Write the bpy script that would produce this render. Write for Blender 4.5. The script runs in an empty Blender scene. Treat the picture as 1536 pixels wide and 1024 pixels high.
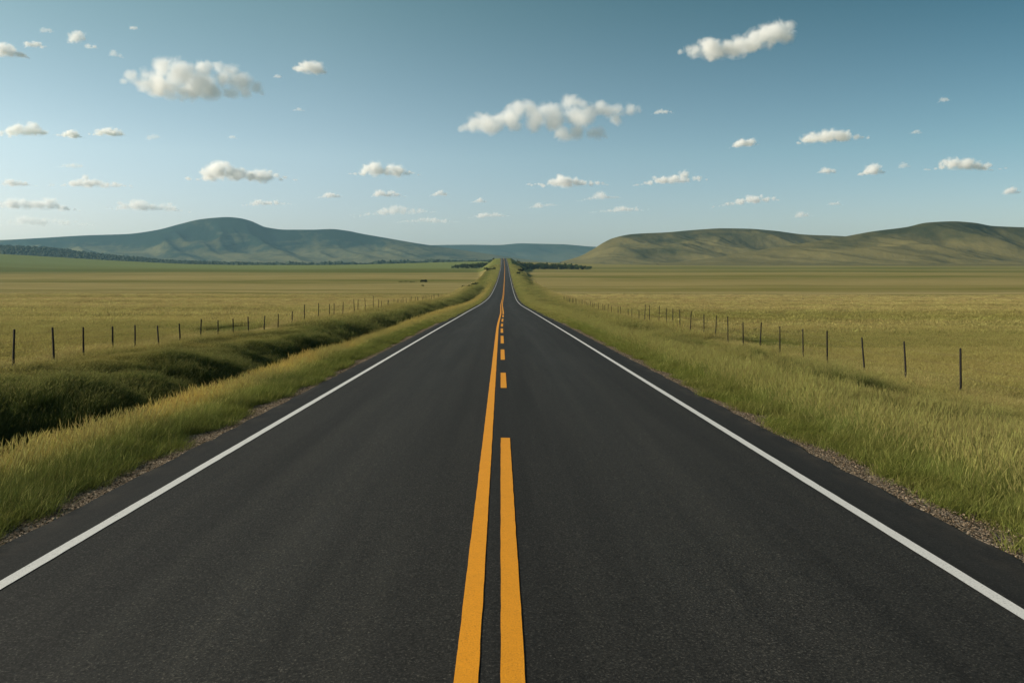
import bpy, math, random
import numpy as np
from mathutils import Vector, Matrix

random.seed(7)
RNG = np.random.default_rng(11)
scene = bpy.context.scene
COL = scene.collection
rad = math.radians

# ------------------------------------------------------------------ numbers
F_PX = 1200.0            # focal length in photograph pixels (1536 wide)
CAM_Z = 2.1
HORIZON = 395.0
VPX = 751.0
SUN_AZ = -86.0           # degrees from +Y, negative = left
SUN_EL = 23.0


# ------------------------------------------------------------------ maths
def pchip(xk, yk):
    xk = np.asarray(xk, float); yk = np.asarray(yk, float)
    h = np.diff(xk); d = np.diff(yk) / h
    m = np.zeros_like(yk)
    for i in range(1, len(xk) - 1):
        if d[i - 1] * d[i] > 0:
            w1 = 2 * h[i] + h[i - 1]; w2 = h[i] + 2 * h[i - 1]
            m[i] = (w1 + w2) / (w1 / d[i - 1] + w2 / d[i])
    m[0] = d[0]; m[-1] = d[-1]

    def f(x):
        x = np.clip(np.asarray(x, float), xk[0], xk[-1])
        i = np.clip(np.searchsorted(xk, x) - 1, 0, len(h) - 1)
        t = (x - xk[i]) / h[i]
        return ((1 + 2 * t) * (1 - t) ** 2 * yk[i] + t * (1 - t) ** 2 * h[i] * m[i]
                + t * t * (3 - 2 * t) * yk[i + 1] + t * t * (t - 1) * h[i] * m[i + 1])
    return f


def sstep(a, b, x):
    t = np.clip((np.asarray(x, float) - a) / (b - a), 0, 1)
    return t * t * (3 - 2 * t)


def _hash(ix, iy, seed):
    n = (ix.astype(np.int64) * 374761393 + iy.astype(np.int64) * 668265263 + seed * 1442695041) & 0x7fffffff
    n = ((n ^ (n >> 13)) * 1274126177) & 0x7fffffff
    n = (n ^ (n >> 16)) & 0xffff
    return n / 65535.0


def vnoise(x, y, seed=0):
    x = np.asarray(x, float); y = np.asarray(y, float)
    ix = np.floor(x); iy = np.floor(y)
    fx = x - ix; fy = y - iy
    fx = fx * fx * fx * (fx * (fx * 6 - 15) + 10); fy = fy * fy * fy * (fy * (fy * 6 - 15) + 10)
    a = _hash(ix, iy, seed); b = _hash(ix + 1, iy, seed)
    c = _hash(ix, iy + 1, seed); d = _hash(ix + 1, iy + 1, seed)
    return (a + (b - a) * fx) * (1 - fy) + (c + (d - c) * fx) * fy


def fbm(x, y, seed=0, octv=4, gain=0.5):
    s = 0; a = 1; tot = 0
    for o in range(octv):
        s = s + a * vnoise(x * 2 ** o + 17.3 * o, y * 2 ** o - 9.1 * o, seed + o)
        tot += a; a *= gain
    return s / tot


def ridged(x, y, seed=0, octv=3):
    s = 0; a = 1; tot = 0
    for o in range(octv):
        s = s + a * (1 - np.abs(2 * vnoise(x * 2 ** o + 5.1 * o, y * 2 ** o, seed + o) - 1))
        tot += a; a *= 0.5
    return s / tot


# ------------------------------------------------------------------ terrain
road_z = pchip([-80, 0, 42, 83, 153, 210, 254, 300, 350, 430, 575, 800, 1000, 1200, 1300, 1450, 1700, 2200, 9000],
               [2.9, 0, -1.5, -3.0, -5.5, -6.9, -7.4, -7.55, -7.45, -6.85, -5.1, -1.1, 3.6, 8.9, 10.3, 9.0, 3.0, -6, -8])
road_x = pchip([-80, 120, 250, 430, 575, 800, 1200, 1700, 9000], [0, 0, .8, 2.0, 2.8, 4.0, 4.6, 4.2, 4])
FL = pchip([-80, 0, 25, 50, 100, 160, 250, 400, 700, 1100, 1600, 2500, 9500],
           [2.6, -.3, -1.25, -2.2, -3.95, -5.7, -7.6, -8.3, -7.7, -6.5, -2.5, -3, -3])
FR = pchip([-80, 0, 26, 56, 100, 160, 250, 400, 700, 1100, 1500, 2500, 9500],
           [1.6, -1.3, -2.3, -3.35, -4.8, -6.3, -7.8, -8.35, -7.8, -6.6, -3.6, -3, -3])
LRISE = pchip([-9000, -2500, -1500, -939, -776, -614, -450, -314, 0, 9000], [70, 60, 45, 21, 10.7, 2.6, .4, 0, 0, 0])
DITCH_L = pchip([-16, -15, -14.0, -12.6, -11.2, -10.2, -9.2, -8.4, -7.2, -6.2, -5.2, -4.6, -4.1, 0],
                [-.33, -.33, -.36, -.48, -.88, -1.38, -1.85, -1.85, -1.05, -.36, -.12, -.05, -.02, -.02])
DITCH_R = pchip([0, 4.05, 4.6, 6, 8, 10, 12, 15, 16], [-.02, -.02, -.07, -.3, -.75, -1.12, -1.36, -1.36, -1.36])


def terrain(X, Y, fine=True):
    X = np.asarray(X, float); Y = np.asarray(Y, float)
    xr = X - road_x(Y)
    rz = road_z(Y)
    f = FL(Y) + (FR(Y) - FL(Y)) * sstep(-10, 10, X)
    f = f + LRISE(X) * sstep(650, 1500, Y) * (1 - .9 * sstep(1520, 2000, Y))
    f = f + 8.5 * np.exp(-(X / 260.0) ** 2) * sstep(1250, 1800, Y) * (1 - sstep(1850, 2500, Y))
    f = f + (fbm(X / 160, Y / 160, 3, 3) - .5) * 1.6 * sstep(60, 400, np.hypot(X, Y))
    f = f + (fbm(X / 14, Y / 14, 5, 3) - .5) * .35 * sstep(14, 20, np.abs(xr))
    # near cross section, relative to the road
    wob = (fbm(Y / 9.0, 0 * Y + 3, 21, 3) - .5)
    bank = sstep(-7.6, -9.5, xr) * (1 - sstep(-14.5, -16.5, xr))
    xs = xr + bank * (5.2 * (fbm(np.log(np.maximum(Y, 5)) * 8.0 + xr * .07, xr / 9, 23, 2) - .5) + 1.0 * wob)
    dl = DITCH_L(np.clip(xs, -16, 0)) + bank * (fbm(X / 2.2, Y / 2.6, 31, 3) - .5) * .7
    dl = dl + bank * (fbm(np.log(np.maximum(Y, 5)) * 15, xr / 3.5, 27, 3) - .5) * .75
    fade = 1 - sstep(280, 420, Y)
    dl = dl * (fade + (1 - fade) * .12)
    dr = DITCH_R(np.clip(xr, 0, 16)) * (1 - sstep(200, 330, Y))
    dr = dr + sstep(7, 9, xr) * (1 - sstep(13, 15, xr)) * ((fbm(X / 3.0, Y / 4.0, 33, 3) - .5) * .7 + (fbm(np.log(np.maximum(Y, 5)) * 11, xr / 4, 29, 3) - .5) * 1.2)
    near = rz + np.where(xr < 0, dl, dr) - .03
    w0 = 5.5 + 6.0 * sstep(900, 250, Y) + 3 * sstep(500, 1200, Y)
    w1 = 15 + 22 * sstep(350, 1150, Y)
    wob2 = (fbm(Y / 30.0, X / 60, 41, 2) - .5) * sstep(200, 500, Y) * 9
    t = sstep(w0, w1, np.abs(xr) + wob2)
    z = near * (1 - t) + f * t
    # beyond the crest the road runs on inside the fields
    return z


# ------------------------------------------------------------------ node helpers
def new_mat(name):
    m = bpy.data.materials.new(name); m.use_nodes = True
    nt = m.node_tree
    for n in list(nt.nodes):
        nt.nodes.remove(n)
    out = nt.nodes.new('ShaderNodeOutputMaterial')
    return m, nt, out


class N:
    def __init__(self, nt):
        self.nt = nt

    def node(self, t, **kw):
        n = self.nt.nodes.new(t)
        for k, v in kw.items():
            setattr(n, k, v)
        return n

    def link(self, a, b):
        self.nt.links.new(a, b)

    def put(self, sock, v):
        if hasattr(v, 'is_output'):
            self.nt.links.new(v, sock)
        elif v is not None:
            sock.default_value = v

    def math(self, op, a, b=None, c=None, clamp=False):
        n = self.node('ShaderNodeMath', operation=op, use_clamp=clamp)
        self.put(n.inputs[0], a)
        if b is not None: self.put(n.inputs[1], b)
        if c is not None: self.put(n.inputs[2], c)
        return n.outputs[0]

    def vmath(self, op, a, b=None):
        n = self.node('ShaderNodeVectorMath', operation=op)
        self.put(n.inputs[0], a)
        if b is not None: self.put(n.inputs[1], b)
        return n.outputs[0]

    def remap(self, v, a, b, c=0.0, d=1.0, smooth=False):
        n = self.node('ShaderNodeMapRange', interpolation_type='SMOOTHSTEP' if smooth else 'LINEAR')
        n.clamp = True
        for i, x in enumerate((v, a, b, c, d)):
            self.put(n.inputs[i], x)
        return n.outputs[0]

    def noise(self, vec, scale, detail=3.0, rough=.5, dist=0.0, dim='3D'):
        n = self.node('ShaderNodeTexNoise', noise_dimensions=dim)
        self.put(n.inputs['Vector'], vec)
        n.inputs['Scale'].default_value = scale
        n.inputs['Detail'].default_value = detail
        n.inputs['Roughness'].default_value = rough
        n.inputs['Distortion'].default_value = dist
        return n.outputs['Fac']

    def mix(self, fac, a, b, blend='MIX'):
        n = self.node('ShaderNodeMix', data_type='RGBA', blend_type=blend)
        self.put(n.inputs[0], fac)
        for s, v in ((n.inputs[6], a), (n.inputs[7], b)):
            if isinstance(v, tuple) and len(v) == 3: v = (*v, 1)
            self.put(s, v)
        return n.outputs[2]

    def ramp(self, fac, stops, interp='LINEAR'):
        n = self.node('ShaderNodeValToRGB')
        cr = n.color_ramp; cr.interpolation = interp
        while len(cr.elements) < len(stops):
            cr.elements.new(.5)
        for e, (p, c) in zip(cr.elements, stops):
            e.position = p
        for e, (p, c) in zip(cr.elements, stops):
            e.position = p
            e.color = (*c, 1)
        self.put(n.inputs[0], fac)
        return n.outputs[0]

    def pos(self):
        return self.node('ShaderNodeNewGeometry').outputs['Position']

    def sep(self, v):
        n = self.node('ShaderNodeSeparateXYZ'); self.put(n.inputs[0], v)
        return n.outputs

    def scalev(self, v, s):
        return self.vmath('MULTIPLY', v, s)

    def bump(self, h, strength=.3, dist=.02, normal=None):
        n = self.node('ShaderNodeBump')
        n.inputs['Strength'].default_value = strength
        n.inputs['Distance'].default_value = dist
        self.put(n.inputs['Height'], h)
        if normal is not None: self.put(n.inputs['Normal'], normal)
        return n.outputs[0]


# natural vegetation colours (linear albedo)
OLIVE = (.155, .140, .038)
OLIVEG = (.118, .122, .032)
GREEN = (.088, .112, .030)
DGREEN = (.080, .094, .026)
BGREEN = (.158, .184, .064)
TAN = (.312, .246, .102)
TANP = (.355, .284, .132)
TANO = (.240, .202, .072)
GOLD = (.330, .235, .062)
YGREEN = (.165, .170, .044)
YGREEN2 = (.138, .158, .042)
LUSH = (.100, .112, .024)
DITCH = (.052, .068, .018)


def veg_colour(n):
    """Colour of the vegetation from where it grows: verge, ditch and the strips of the fields."""
    p = n.pos()
    x, y, z = n.sep(p)
    # ---- field strips
    yd = n.math('MAXIMUM', y, 5.0)
    tilt = n.math('MULTIPLY', x, .03)
    yd = n.math('MAXIMUM', n.math('ADD', yd, tilt), 5.0)
    ly = n.math('LOGARITHM', yd, 10.0)
    t = n.remap(ly, 1.3, 3.3)
    wn = n.noise(n.scalev(p, (.004, .010, 0)), 1.0, 3)
    wn2 = n.noise(n.scalev(p, (.03, .06, 0)), 1.0, 3)
    t = n.math('ADD', t, n.math('MULTIPLY', n.math('SUBTRACT', wn, .5), .07))
    t = n.math('ADD', t, n.math('MULTIPLY', n.math('SUBTRACT', wn2, .5), n.remap(t, .2, .45, .12, .008)))
    left = n.ramp(t, [(0, OLIVE), (.10, OLIVE), (.2, OLIVEG), (.27, TANO), (.36, TANO), (.42, TAN), (.525, TAN), (.54, TANO),
                      (.56, TAN), (.655, TANP), (.672, OLIVEG), (.695, OLIVEG), (.71, TAN), (.755, TAN), (.79, OLIVEG), (.83, GREEN),
                      (.86, OLIVEG), (.90, BGREEN), (1, BGREEN)])
    right = n.ramp(t, [(0, OLIVE), (.12, OLIVE), (.2, OLIVEG), (.27, OLIVEG), (.32, TANO), (.36, OLIVE), (.42, TANO), (.50, TAN),
                       (.585, TANP), (.600, TANO), (.612, OLIVE), (.622, TANO), (.64, TAN), (.715, TAN), (.735, OLIVEG), (.76, TANO),
                       (.80, TAN), (.83, OLIVEG), (.87, TANO), (.90, OLIVEG), (.94, TANO), (1, OLIVE)])
    side = n.remap(x, -6, 6)
    field = n.mix(side, left, right)
    # streaks and patches
    sv = n.node('ShaderNodeCombineXYZ'); n.link(n.math('MULTIPLY', x, .0022), sv.inputs[0]); n.link(n.math('MULTIPLY', ly, 34.0), sv.inputs[1])
    k1 = n.noise(sv.outputs[0], 1.0, 5, .65)
    sv2 = n.node('ShaderNodeCombineXYZ'); n.link(n.math('MULTIPLY', x, .0011), sv2.inputs[0]); n.link(n.math('MULTIPLY', ly, 11.0), sv2.inputs[1]); sv2.inputs[2].default_value = 7.7
    k2 = n.noise(sv2.outputs[0], 1.0, 4, .6)
    farm = n.math('MULTIPLY', n.remap(ly, 1.9, 2.4), n.remap(ly, 2.98, 2.86))
    field = n.mix(n.math('MULTIPLY', farm, n.remap(k1, .45, .58, 0, .75)), field, OLIVE)
    field = n.mix(n.math('MULTIPLY', farm, n.remap(k2, .50, .60, 0, .7)), field, TAN)
    s1 = n.noise(n.scalev(p, (.018, .12, 0)), 1.0, 4, .6)
    s2 = n.noise(n.scalev(p, (.25, .9, 0)), 1.0, 3, .6)
    s3 = n.noise(n.scalev(p, (.006, .02, 0)), 1.0, 4, .6)
    field = n.mix(n.math('MULTIPLY', n.remap(s1, .42, .68, 0, .5), n.remap(ly, 3.0, 2.85)), field, OLIVEG)
    field = n.mix(n.remap(s2, .5, .75, 0, .35), field, n.mix(.5, field, TANP))
    field = n.mix(n.math('MULTIPLY', n.remap(s3, .48, .62, 0, .45), n.remap(ly, 3.0, 2.85)), field, TAN)
    # ---- verge
    bend = n.remap(y, 120, 900, 0, 4.3)
    xc = n.math('SUBTRACT', x, bend)
    en = n.noise(n.scalev(p, (.35, .35, 0)), 1.0, 3)
    en2 = n.noise(n.scalev(p, (1.6, 1.6, 0)), 1.0, 2)
    far = n.remap(y, 240, 420)
    xw = n.math('ADD', xc, n.math('MULTIPLY', n.math('SUBTRACT', en, .5), 1.6))
    xw = n.math('ADD', xw, n.math('MULTIPLY', n.math('SUBTRACT', en2, .5), .5))
    u = n.remap(xw, -18, 18)

    def q(v): return (v + 18) / 36
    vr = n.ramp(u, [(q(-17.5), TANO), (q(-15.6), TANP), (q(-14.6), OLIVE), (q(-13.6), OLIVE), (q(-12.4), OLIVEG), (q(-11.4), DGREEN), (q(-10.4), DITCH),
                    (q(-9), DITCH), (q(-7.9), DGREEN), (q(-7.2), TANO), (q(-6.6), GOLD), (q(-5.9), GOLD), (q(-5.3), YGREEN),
                    (q(-4.8), LUSH), (q(-4.4), LUSH), (q(4.4), LUSH), (q(4.9), LUSH), (q(5.6), YGREEN2), (q(7.6), YGREEN2),
                    (q(9.2), OLIVEG), (q(11.2), GREEN), (q(13), OLIVEG), (q(14.4), TANO), (q(15.6), TANP), (q(17.5), TANO)])
    fv = n.ramp(u, [(q(-17.5), OLIVE), (q(-14), OLIVEG), (q(-10), YGREEN), (q(-5), YGREEN), (q(5), YGREEN), (q(9), YGREEN), (q(13), OLIVEG), (q(17.5), OLIVE)])
    vr = n.mix(far, vr, fv)
    pn = n.noise(n.scalev(p, (.22, .30, 0)), 1.0, 4, .6)
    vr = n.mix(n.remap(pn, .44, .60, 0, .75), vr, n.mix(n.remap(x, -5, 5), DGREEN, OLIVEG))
    pn2 = n.noise(n.scalev(p, (.5, .6, 3.1)), 1.0, 4, .6)
    vr = n.mix(n.math('MULTIPLY', n.remap(pn2, .56, .74, 0, .30), n.remap(xc, -8.6, -7.6)), vr, TANO)
    pn3 = n.noise(n.scalev(p, (.16, .11, 9.3)), 1.0, 3, .5)
    vr = n.mix(n.math('MULTIPLY', n.remap(pn3, .47, .58, 0, .8), n.remap(xc, 5, 8)), vr, GREEN)
    ax = n.math('ABSOLUTE', xc)
    edge = n.remap(n.math('ADD', ax, n.math('MULTIPLY', n.math('SUBTRACT', en, .5), 3.0)), 15.2, 17.6, 1, 0, True)
    return n.mix(edge, field, vr), p


# ------------------------------------------------------------------ materials
def mat_ground():
    m, nt, out = new_mat('grassland'); n = N(nt)
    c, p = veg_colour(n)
    x, y, z = n.sep(p)
    # bare earth close to the asphalt
    bend = n.remap(y, 120, 900, 0, 4.3)
    ax = n.math('ABSOLUTE', n.math('SUBTRACT', x, bend))
    en = n.noise(n.scalev(p, (1.2, 1.2, 0)), 1.0, 4)
    soil = n.remap(n.math('ADD', ax, n.math('MULTIPLY', en, .5)), 4.85, 5.15, 1, 0)
    c = n.mix(soil, c, (.16, .125, .085))
    f1 = n.noise(n.scalev(p, (1.3, 3.0, 0)), 1.0, 5, .7)
    c = n.mix(n.remap(f1, .3, .7, .40, 0), c, n.mix(.6, c, (.03, .035, .010)))
    b = n.node('ShaderNodeBsdfDiffuse')
    n.link(c, b.inputs[0])
    h = n.noise(n.scalev(p, (1.0, 1.6, 0)), 1.0, 6, .75)
    h2 = n.noise(n.scalev(p, (.05, .22, 0)), 1.0, 4, .6)
    hh = n.math('ADD', n.math('MULTIPLY', h, .5), n.math('MULTIPLY', h2, 1.2))
    n.link(n.bump(hh, .8, .6), b.inputs['Normal'])
    n.link(b.outputs[0], out.inputs[0])
    return m


def mat_grass(name, dry=.15, gain=1.32, seed_heads=None):
    m, nt, out = new_mat(name); n = N(nt)
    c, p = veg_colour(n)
    oi = n.node('ShaderNodeObjectInfo')
    at = n.node('ShaderNodeAttribute', attribute_name='blade')
    r = at.outputs['Fac']
    x, y, z = n.sep(p)
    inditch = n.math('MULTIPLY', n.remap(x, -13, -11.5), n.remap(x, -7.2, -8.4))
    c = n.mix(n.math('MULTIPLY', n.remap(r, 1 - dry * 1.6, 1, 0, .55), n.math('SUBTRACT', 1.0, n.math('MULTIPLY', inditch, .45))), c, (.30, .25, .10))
    hs = n.node('ShaderNodeHueSaturation')
    n.link(n.math('ADD', .485, n.math('MULTIPLY', oi.outputs['Random'], .03)), hs.inputs['Hue'])
    hs.inputs['Saturation'].default_value = 1.0
    n.link(n.math('MULTIPLY', n.math('ADD', n.math('MULTIPLY', r, .5), .78), n.math('ADD', n.math('MULTIPLY', oi.outputs['Random'], .4), .8)), hs.inputs['Value'])
    n.link(c, hs.inputs['Color'])
    c = n.mix(1.0, hs.outputs[0], (gain, gain, gain), 'MULTIPLY')
    d = n.node('ShaderNodeBsdfDiffuse'); n.link(c, d.inputs[0])
    tr = n.node('ShaderNodeBsdfTranslucent'); n.link(c, tr.inputs[0])
    mx = n.node('ShaderNodeMixShader'); mx.inputs[0].default_value = .38
    n.link(d.outputs[0], mx.inputs[1]); n.link(tr.outputs[0], mx.inputs[2])
    n.link(mx.outputs[0], out.inputs[0])
    return m


def mat_asphalt():
    m, nt, out = new_mat('asphalt'); n = N(nt)
    p = n.pos(); x, y, z = n.sep(p)
    bend = n.remap(y, 120, 900, 0, 4.3)
    xc = n.math('SUBTRACT', x, bend)
    fine = n.noise(p, 62, 3, .75)
    mid = n.noise(p, 24, 3, .6)
    big = n.noise(n.scalev(p, (1.0, .12, 1)), .9, 4, .6)
    c = n.ramp(fine, [(.30, (.0035, .0035, .0032)), (.46, (.0100, .0097, .0090)), (.58, (.0215, .0204, .0183)), (.72, (.10, .093, .080))])
    vo = n.node('ShaderNodeTexVoronoi'); vo.inputs['Scale'].default_value = 60; n.link(p, vo.inputs['Vector'])
    sp = n.remap(vo.outputs['Distance'], .0, .16, 1, 0)
    sc = n.sep(vo.outputs['Color'])
    sp = n.math('MULTIPLY', sp, n.math('GREATER_THAN', sc[0], .86))
    c = n.mix(n.math('MULTIPLY', sp, .5), c, (.20, .19, .165))
    c = n.mix(n.remap(mid, .35, .7, 0, .35), c, (.030, .029, .0268))
    # worn wheel tracks: paler, polished stone
    def track(c0, w):
        d = n.math('ABSOLUTE', n.math('SUBTRACT', xc, c0))
        return n.remap(d, w, 0, 0, 1, True)
    tr = n.math('ADD', track(-1.75, 1.5), track(1.6, 1.5), clamp=True)
    tr = n.math('MULTIPLY', tr, n.remap(big, .3, .7, .6, 1))
    c = n.mix(n.math('MULTIPLY', tr, .55), c, n.mix(1.0, c, (1.75, 1.7, 1.6), 'MULTIPLY'))
    # newer, darker shoulder strip outside the edge lines
    sh = n.remap(n.math('ABSOLUTE', n.math('ADD', xc, .09)), 3.42, 3.5)
    c = n.mix(n.math('MULTIPLY', sh, .45), c, (.0125, .0122, .0118))
    # dirt creeping in from the gravel
    dn = n.noise(n.scalev(p, (2.5, 1.2, 0)), 1.0, 5, .7)
    dirt = n.math('MULTIPLY', n.remap(n.math('ABSOLUTE', n.math('ADD', xc, .03)), 3.75, 4.1), n.remap(dn, .45, .7))
    c = n.mix(n.math('MULTIPLY', dirt, .35), c, (.12, .095, .07))
    c = n.mix(n.remap(big, .5, .8, 0, .25), c, (.034, .033, .031))
    ls = n.noise(n.scalev(p, (2.6, .05, 1)), 1.0, 4, .6)      # paler and darker streaks run lengthwise
    c = n.mix(1.0, c, n.ramp(ls, [(.30, (.74, .74, .74)), (.5, (1, 1, 1)), (.70, (1.25, 1.24, 1.20))]), 'MULTIPLY')
    b = n.node('ShaderNodeBsdfPrincipled')
    n.link(c, b.inputs['Base Color'])
    n.link(n.math('SUBTRACT', .88, n.math('MULTIPLY', tr, .10)), b.inputs['Roughness'])
    b.inputs['Specular IOR Level'].default_value = .14
    hh = n.math('ADD', fine, n.math('MULTIPLY', mid, .6))
    n.link(n.bump(hh, .55, .006), b.inputs['Normal'])
    n.link(b.outputs[0], out.inputs[0])
    return m


def mat_paint(name, col, wear):
    m, nt, out = new_mat(name); n = N(nt)
    p = n.pos()
    fine = n.noise(p, 80, 3, .7)
    mid = n.noise(p, 9, 4, .65)
    c = n.ramp(fine, [(.28, tuple(v * .55 for v in col)), (.45, tuple(v * .88 for v in col)), (.7, col)])
    c = n.mix(n.remap(mid, .38, .70, 0, .30), c, tuple(v * .70 for v in col))
    wn = n.math('ADD', n.math('MULTIPLY', fine, .65), n.math('MULTIPLY', mid, .35))
    c = n.mix(n.remap(wn, wear, wear - .06, 0, .85), c, (.04, .039, .036))
    b = n.node('ShaderNodeBsdfPrincipled')
    n.link(c, b.inputs['Base Color']); b.inputs['Roughness'].default_value = .75
    b.inputs['Specular IOR Level'].default_value = .25
    n.link(n.bump(fine, .4, .005), b.inputs['Normal'])
    n.link(b.outputs[0], out.inputs[0])
    return m


def mat_gravel():
    m, nt, out = new_mat('gravel'); n = N(nt)
    p = n.pos()
    vo = n.node('ShaderNodeTexVoronoi'); vo.inputs['Scale'].default_value = 38; n.link(p, vo.inputs['Vector'])
    s = n.sep(vo.outputs['Color'])
    c = n.ramp(s[0], [(0, (.05, .038, .027)), (.35, (.125, .095, .067)), (.7, (.21, .16, .115)), (1, (.37, .30, .23))])
    g = n.noise(p, 5, 4, .6)
    c = n.mix(n.remap(g, .4, .7, 0, .5), c, (.10, .078, .055))
    b = n.node('ShaderNodeBsdfDiffuse'); n.link(c, b.inputs[0])
    n.link(n.bump(vo.outputs['Distance'], .8, -.02), b.inputs['Normal'])
    n.link(b.outputs[0], out.inputs[0])
    return m


def mat_stone():
    m, nt, out = new_mat('pebble'); n = N(nt)
    oi = n.node('ShaderNodeObjectInfo')
    c = n.ramp(oi.outputs['Random'], [(0, (.045, .033, .022)), (.4, (.120, .086, .056)), (.75, (.215, .158, .106)), (1, (.38, .295, .205))])
    b = n.node('ShaderNodeBsdfDiffuse'); n.link(c, b.inputs[0])
    n.link(b.outputs[0], out.inputs[0])
    return m


def mat_plain(name, col, var=.4, scale=3.0, rough=.8, trans=0.0):
    m, nt, out = new_mat(name); n = N(nt)
    tc = n.node('ShaderNodeTexCoord')
    f = n.noise(tc.outputs['Object'], scale, 4, .65)
    c = n.ramp(f, [(.25, tuple(v * (1 - var) for v in col)), (.75, tuple(min(1, v * (1 + var)) for v in col))])
    if trans:
        oi = n.node('ShaderNodeObjectInfo')
        hs = n.node('ShaderNodeHueSaturation')
        n.link(n.math('ADD', .475, n.math('MULTIPLY', oi.outputs['Random'], .05)), hs.inputs['Hue'])
        n.link(n.math('ADD', .7, n.math('MULTIPLY', oi.outputs['Random'], .6)), hs.inputs['Value'])
        n.link(c, hs.inputs['Color']); c = hs.outputs[0]
        d = n.node('ShaderNodeBsdfDiffuse'); n.link(c, d.inputs[0])
        t = n.node('ShaderNodeBsdfTranslucent'); n.link(c, t.inputs[0])
        mx = n.node('ShaderNodeMixShader'); mx.inputs[0].default_value = trans
        n.link(d.outputs[0], mx.inputs[1]); n.link(t.outputs[0], mx.inputs[2])
        n.link(mx.outputs[0], out.inputs[0])
    else:
        b = n.node('ShaderNodeBsdfPrincipled'); n.link(c, b.inputs['Base Color'])
        b.inputs['Roughness'].default_value = rough
        b.inputs['Specular IOR Level'].default_value = .2
        n.link(b.outputs[0], out.inputs[0])
    return m


def mat_hill(name, grass, scrub_shade, lo, hi, sc=1.0, amt=.9):
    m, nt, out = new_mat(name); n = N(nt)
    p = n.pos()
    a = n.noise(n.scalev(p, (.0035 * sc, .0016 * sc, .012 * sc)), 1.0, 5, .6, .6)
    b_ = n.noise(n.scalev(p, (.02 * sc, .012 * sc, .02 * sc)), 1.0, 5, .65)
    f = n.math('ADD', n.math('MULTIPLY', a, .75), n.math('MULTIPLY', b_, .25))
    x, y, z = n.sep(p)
    f = n.math('ADD', f, n.remap(z, lo, hi, -.13, .13))  # scrub thickens with height, also painting shade into the upper slopes
    c = n.mix(n.remap(f, .42, .60, 0, amt), grass, scrub_shade)
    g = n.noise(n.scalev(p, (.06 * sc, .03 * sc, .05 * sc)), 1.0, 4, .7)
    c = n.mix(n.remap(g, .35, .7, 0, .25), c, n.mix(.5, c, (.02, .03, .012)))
    b = n.node('ShaderNodeBsdfDiffuse'); n.link(c, b.inputs[0])
    n.link(n.bump(b_, .5, 8.0), b.inputs['Normal'])
    n.link(b.outputs[0], out.inputs[0])
    return m


def mat_cloud(name, density, lobes, h, seed):
    """vapour: dense inside the billows, thinning out towards a frayed edge"""
    m, nt, out = new_mat(name); n = N(nt)
    p = n.node('ShaderNodeTexCoord').outputs['Object']
    f = None
    for x, y, z, q, qz in lobes:
        dv = n.vmath('MULTIPLY', n.vmath('SUBTRACT', p, (x, y, z)), (1 / q, 1 / q, 1 / qz))
        ln = n.node('ShaderNodeVectorMath', operation='LENGTH'); n.link(dv, ln.inputs[0])
        e = ln.outputs['Value']
        if f is None: f = e
        else:
            sm = n.node('ShaderNodeMath', operation='SMOOTH_MIN'); n.link(f, sm.inputs[0]); n.link(e, sm.inputs[1]); sm.inputs[2].default_value = .25
            f = sm.outputs[0]
    pn = n.vmath('ADD', p, (seed * 913.0, seed * 377.0, 0))
    n1 = n.noise(pn, 3.0 / h, 6, .62, .5)
    g = n.math('SUBTRACT', 1.0, f)                       # 1 in the middle of a billow, 0 on its rim
    g = n.math('ADD', g, n.math('MULTIPLY', n.math('SUBTRACT', n1, .52), CLOUD_FRAY))
    d = n.remap(g, CLOUD_A, CLOUD_B, 0, 1, True)
    v = n.node('ShaderNodeVolumePrincipled')
    v.inputs['Color'].default_value = (1, 1, 1, 1)
    n.link(n.math('MULTIPLY', d, density), v.inputs['Density'])
    v.inputs['Anisotropy'].default_value = .1
    n.link(v.outputs[0], out.inputs['Volume'])
    m.cycles.volume_step_rate = .6
    return m


CLOUD_FRAY, CLOUD_A, CLOUD_B = 2.6, -.10, .75


# ------------------------------------------------------------------ mesh helpers
def mesh_from(name, verts, faces, smooth=True):
    """verts (n,3) array; faces (m,k) array of equal-sided faces"""
    verts = np.asarray(verts, np.float32); faces = np.asarray(faces, np.int32)
    me = bpy.data.meshes.new(name)
    k = faces.shape[1]
    me.vertices.add(len(verts)); me.vertices.foreach_set('co', verts.ravel())
    me.loops.add(faces.size); me.loops.foreach_set('vertex_index', faces.ravel())
    me.polygons.add(len(faces)); me.polygons.foreach_set('loop_start', np.arange(0, faces.size, k, dtype=np.int32))
    me.polygons.foreach_set('loop_total', np.full(len(faces), k, np.int32))
    me.polygons.foreach_set('use_smooth', np.full(len(faces), smooth, bool))
    me.update(calc_edges=True)
    return me


def link(name, me, mat=None, parent=None, loc=(0, 0, 0)):
    o = bpy.data.objects.new(name, me)
    COL.objects.link(o)
    if mat is not None and me is not None and not me.materials:
        me.materials.append(mat)
    if parent is not None:
        o.parent = parent
    o.location = loc
    return o


def tag(o, label=None, cat=None, group=None, kind=None):
    if label: o['label'] = label
    if cat: o['category'] = cat
    if group: o['group'] = group
    if kind: o['kind'] = kind
    return o


def grid_faces(nr, nc):
    r, c = np.meshgrid(np.arange(nr - 1), np.arange(nc - 1), indexing='ij')
    a = (r * nc + c).ravel()
    return np.stack([a, a + 1, a + nc + 1, a + nc], 1)


def heightfield(name, xs, ys, zf, mat):
    Xg, Yg = np.meshgrid(xs, ys)
    Z = zf(Xg, Yg)
    v = np.stack([Xg, Yg, Z], -1).reshape(-1, 3)
    return link(name, mesh_from(name, v, grid_faces(len(ys), len(xs))), mat)


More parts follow.
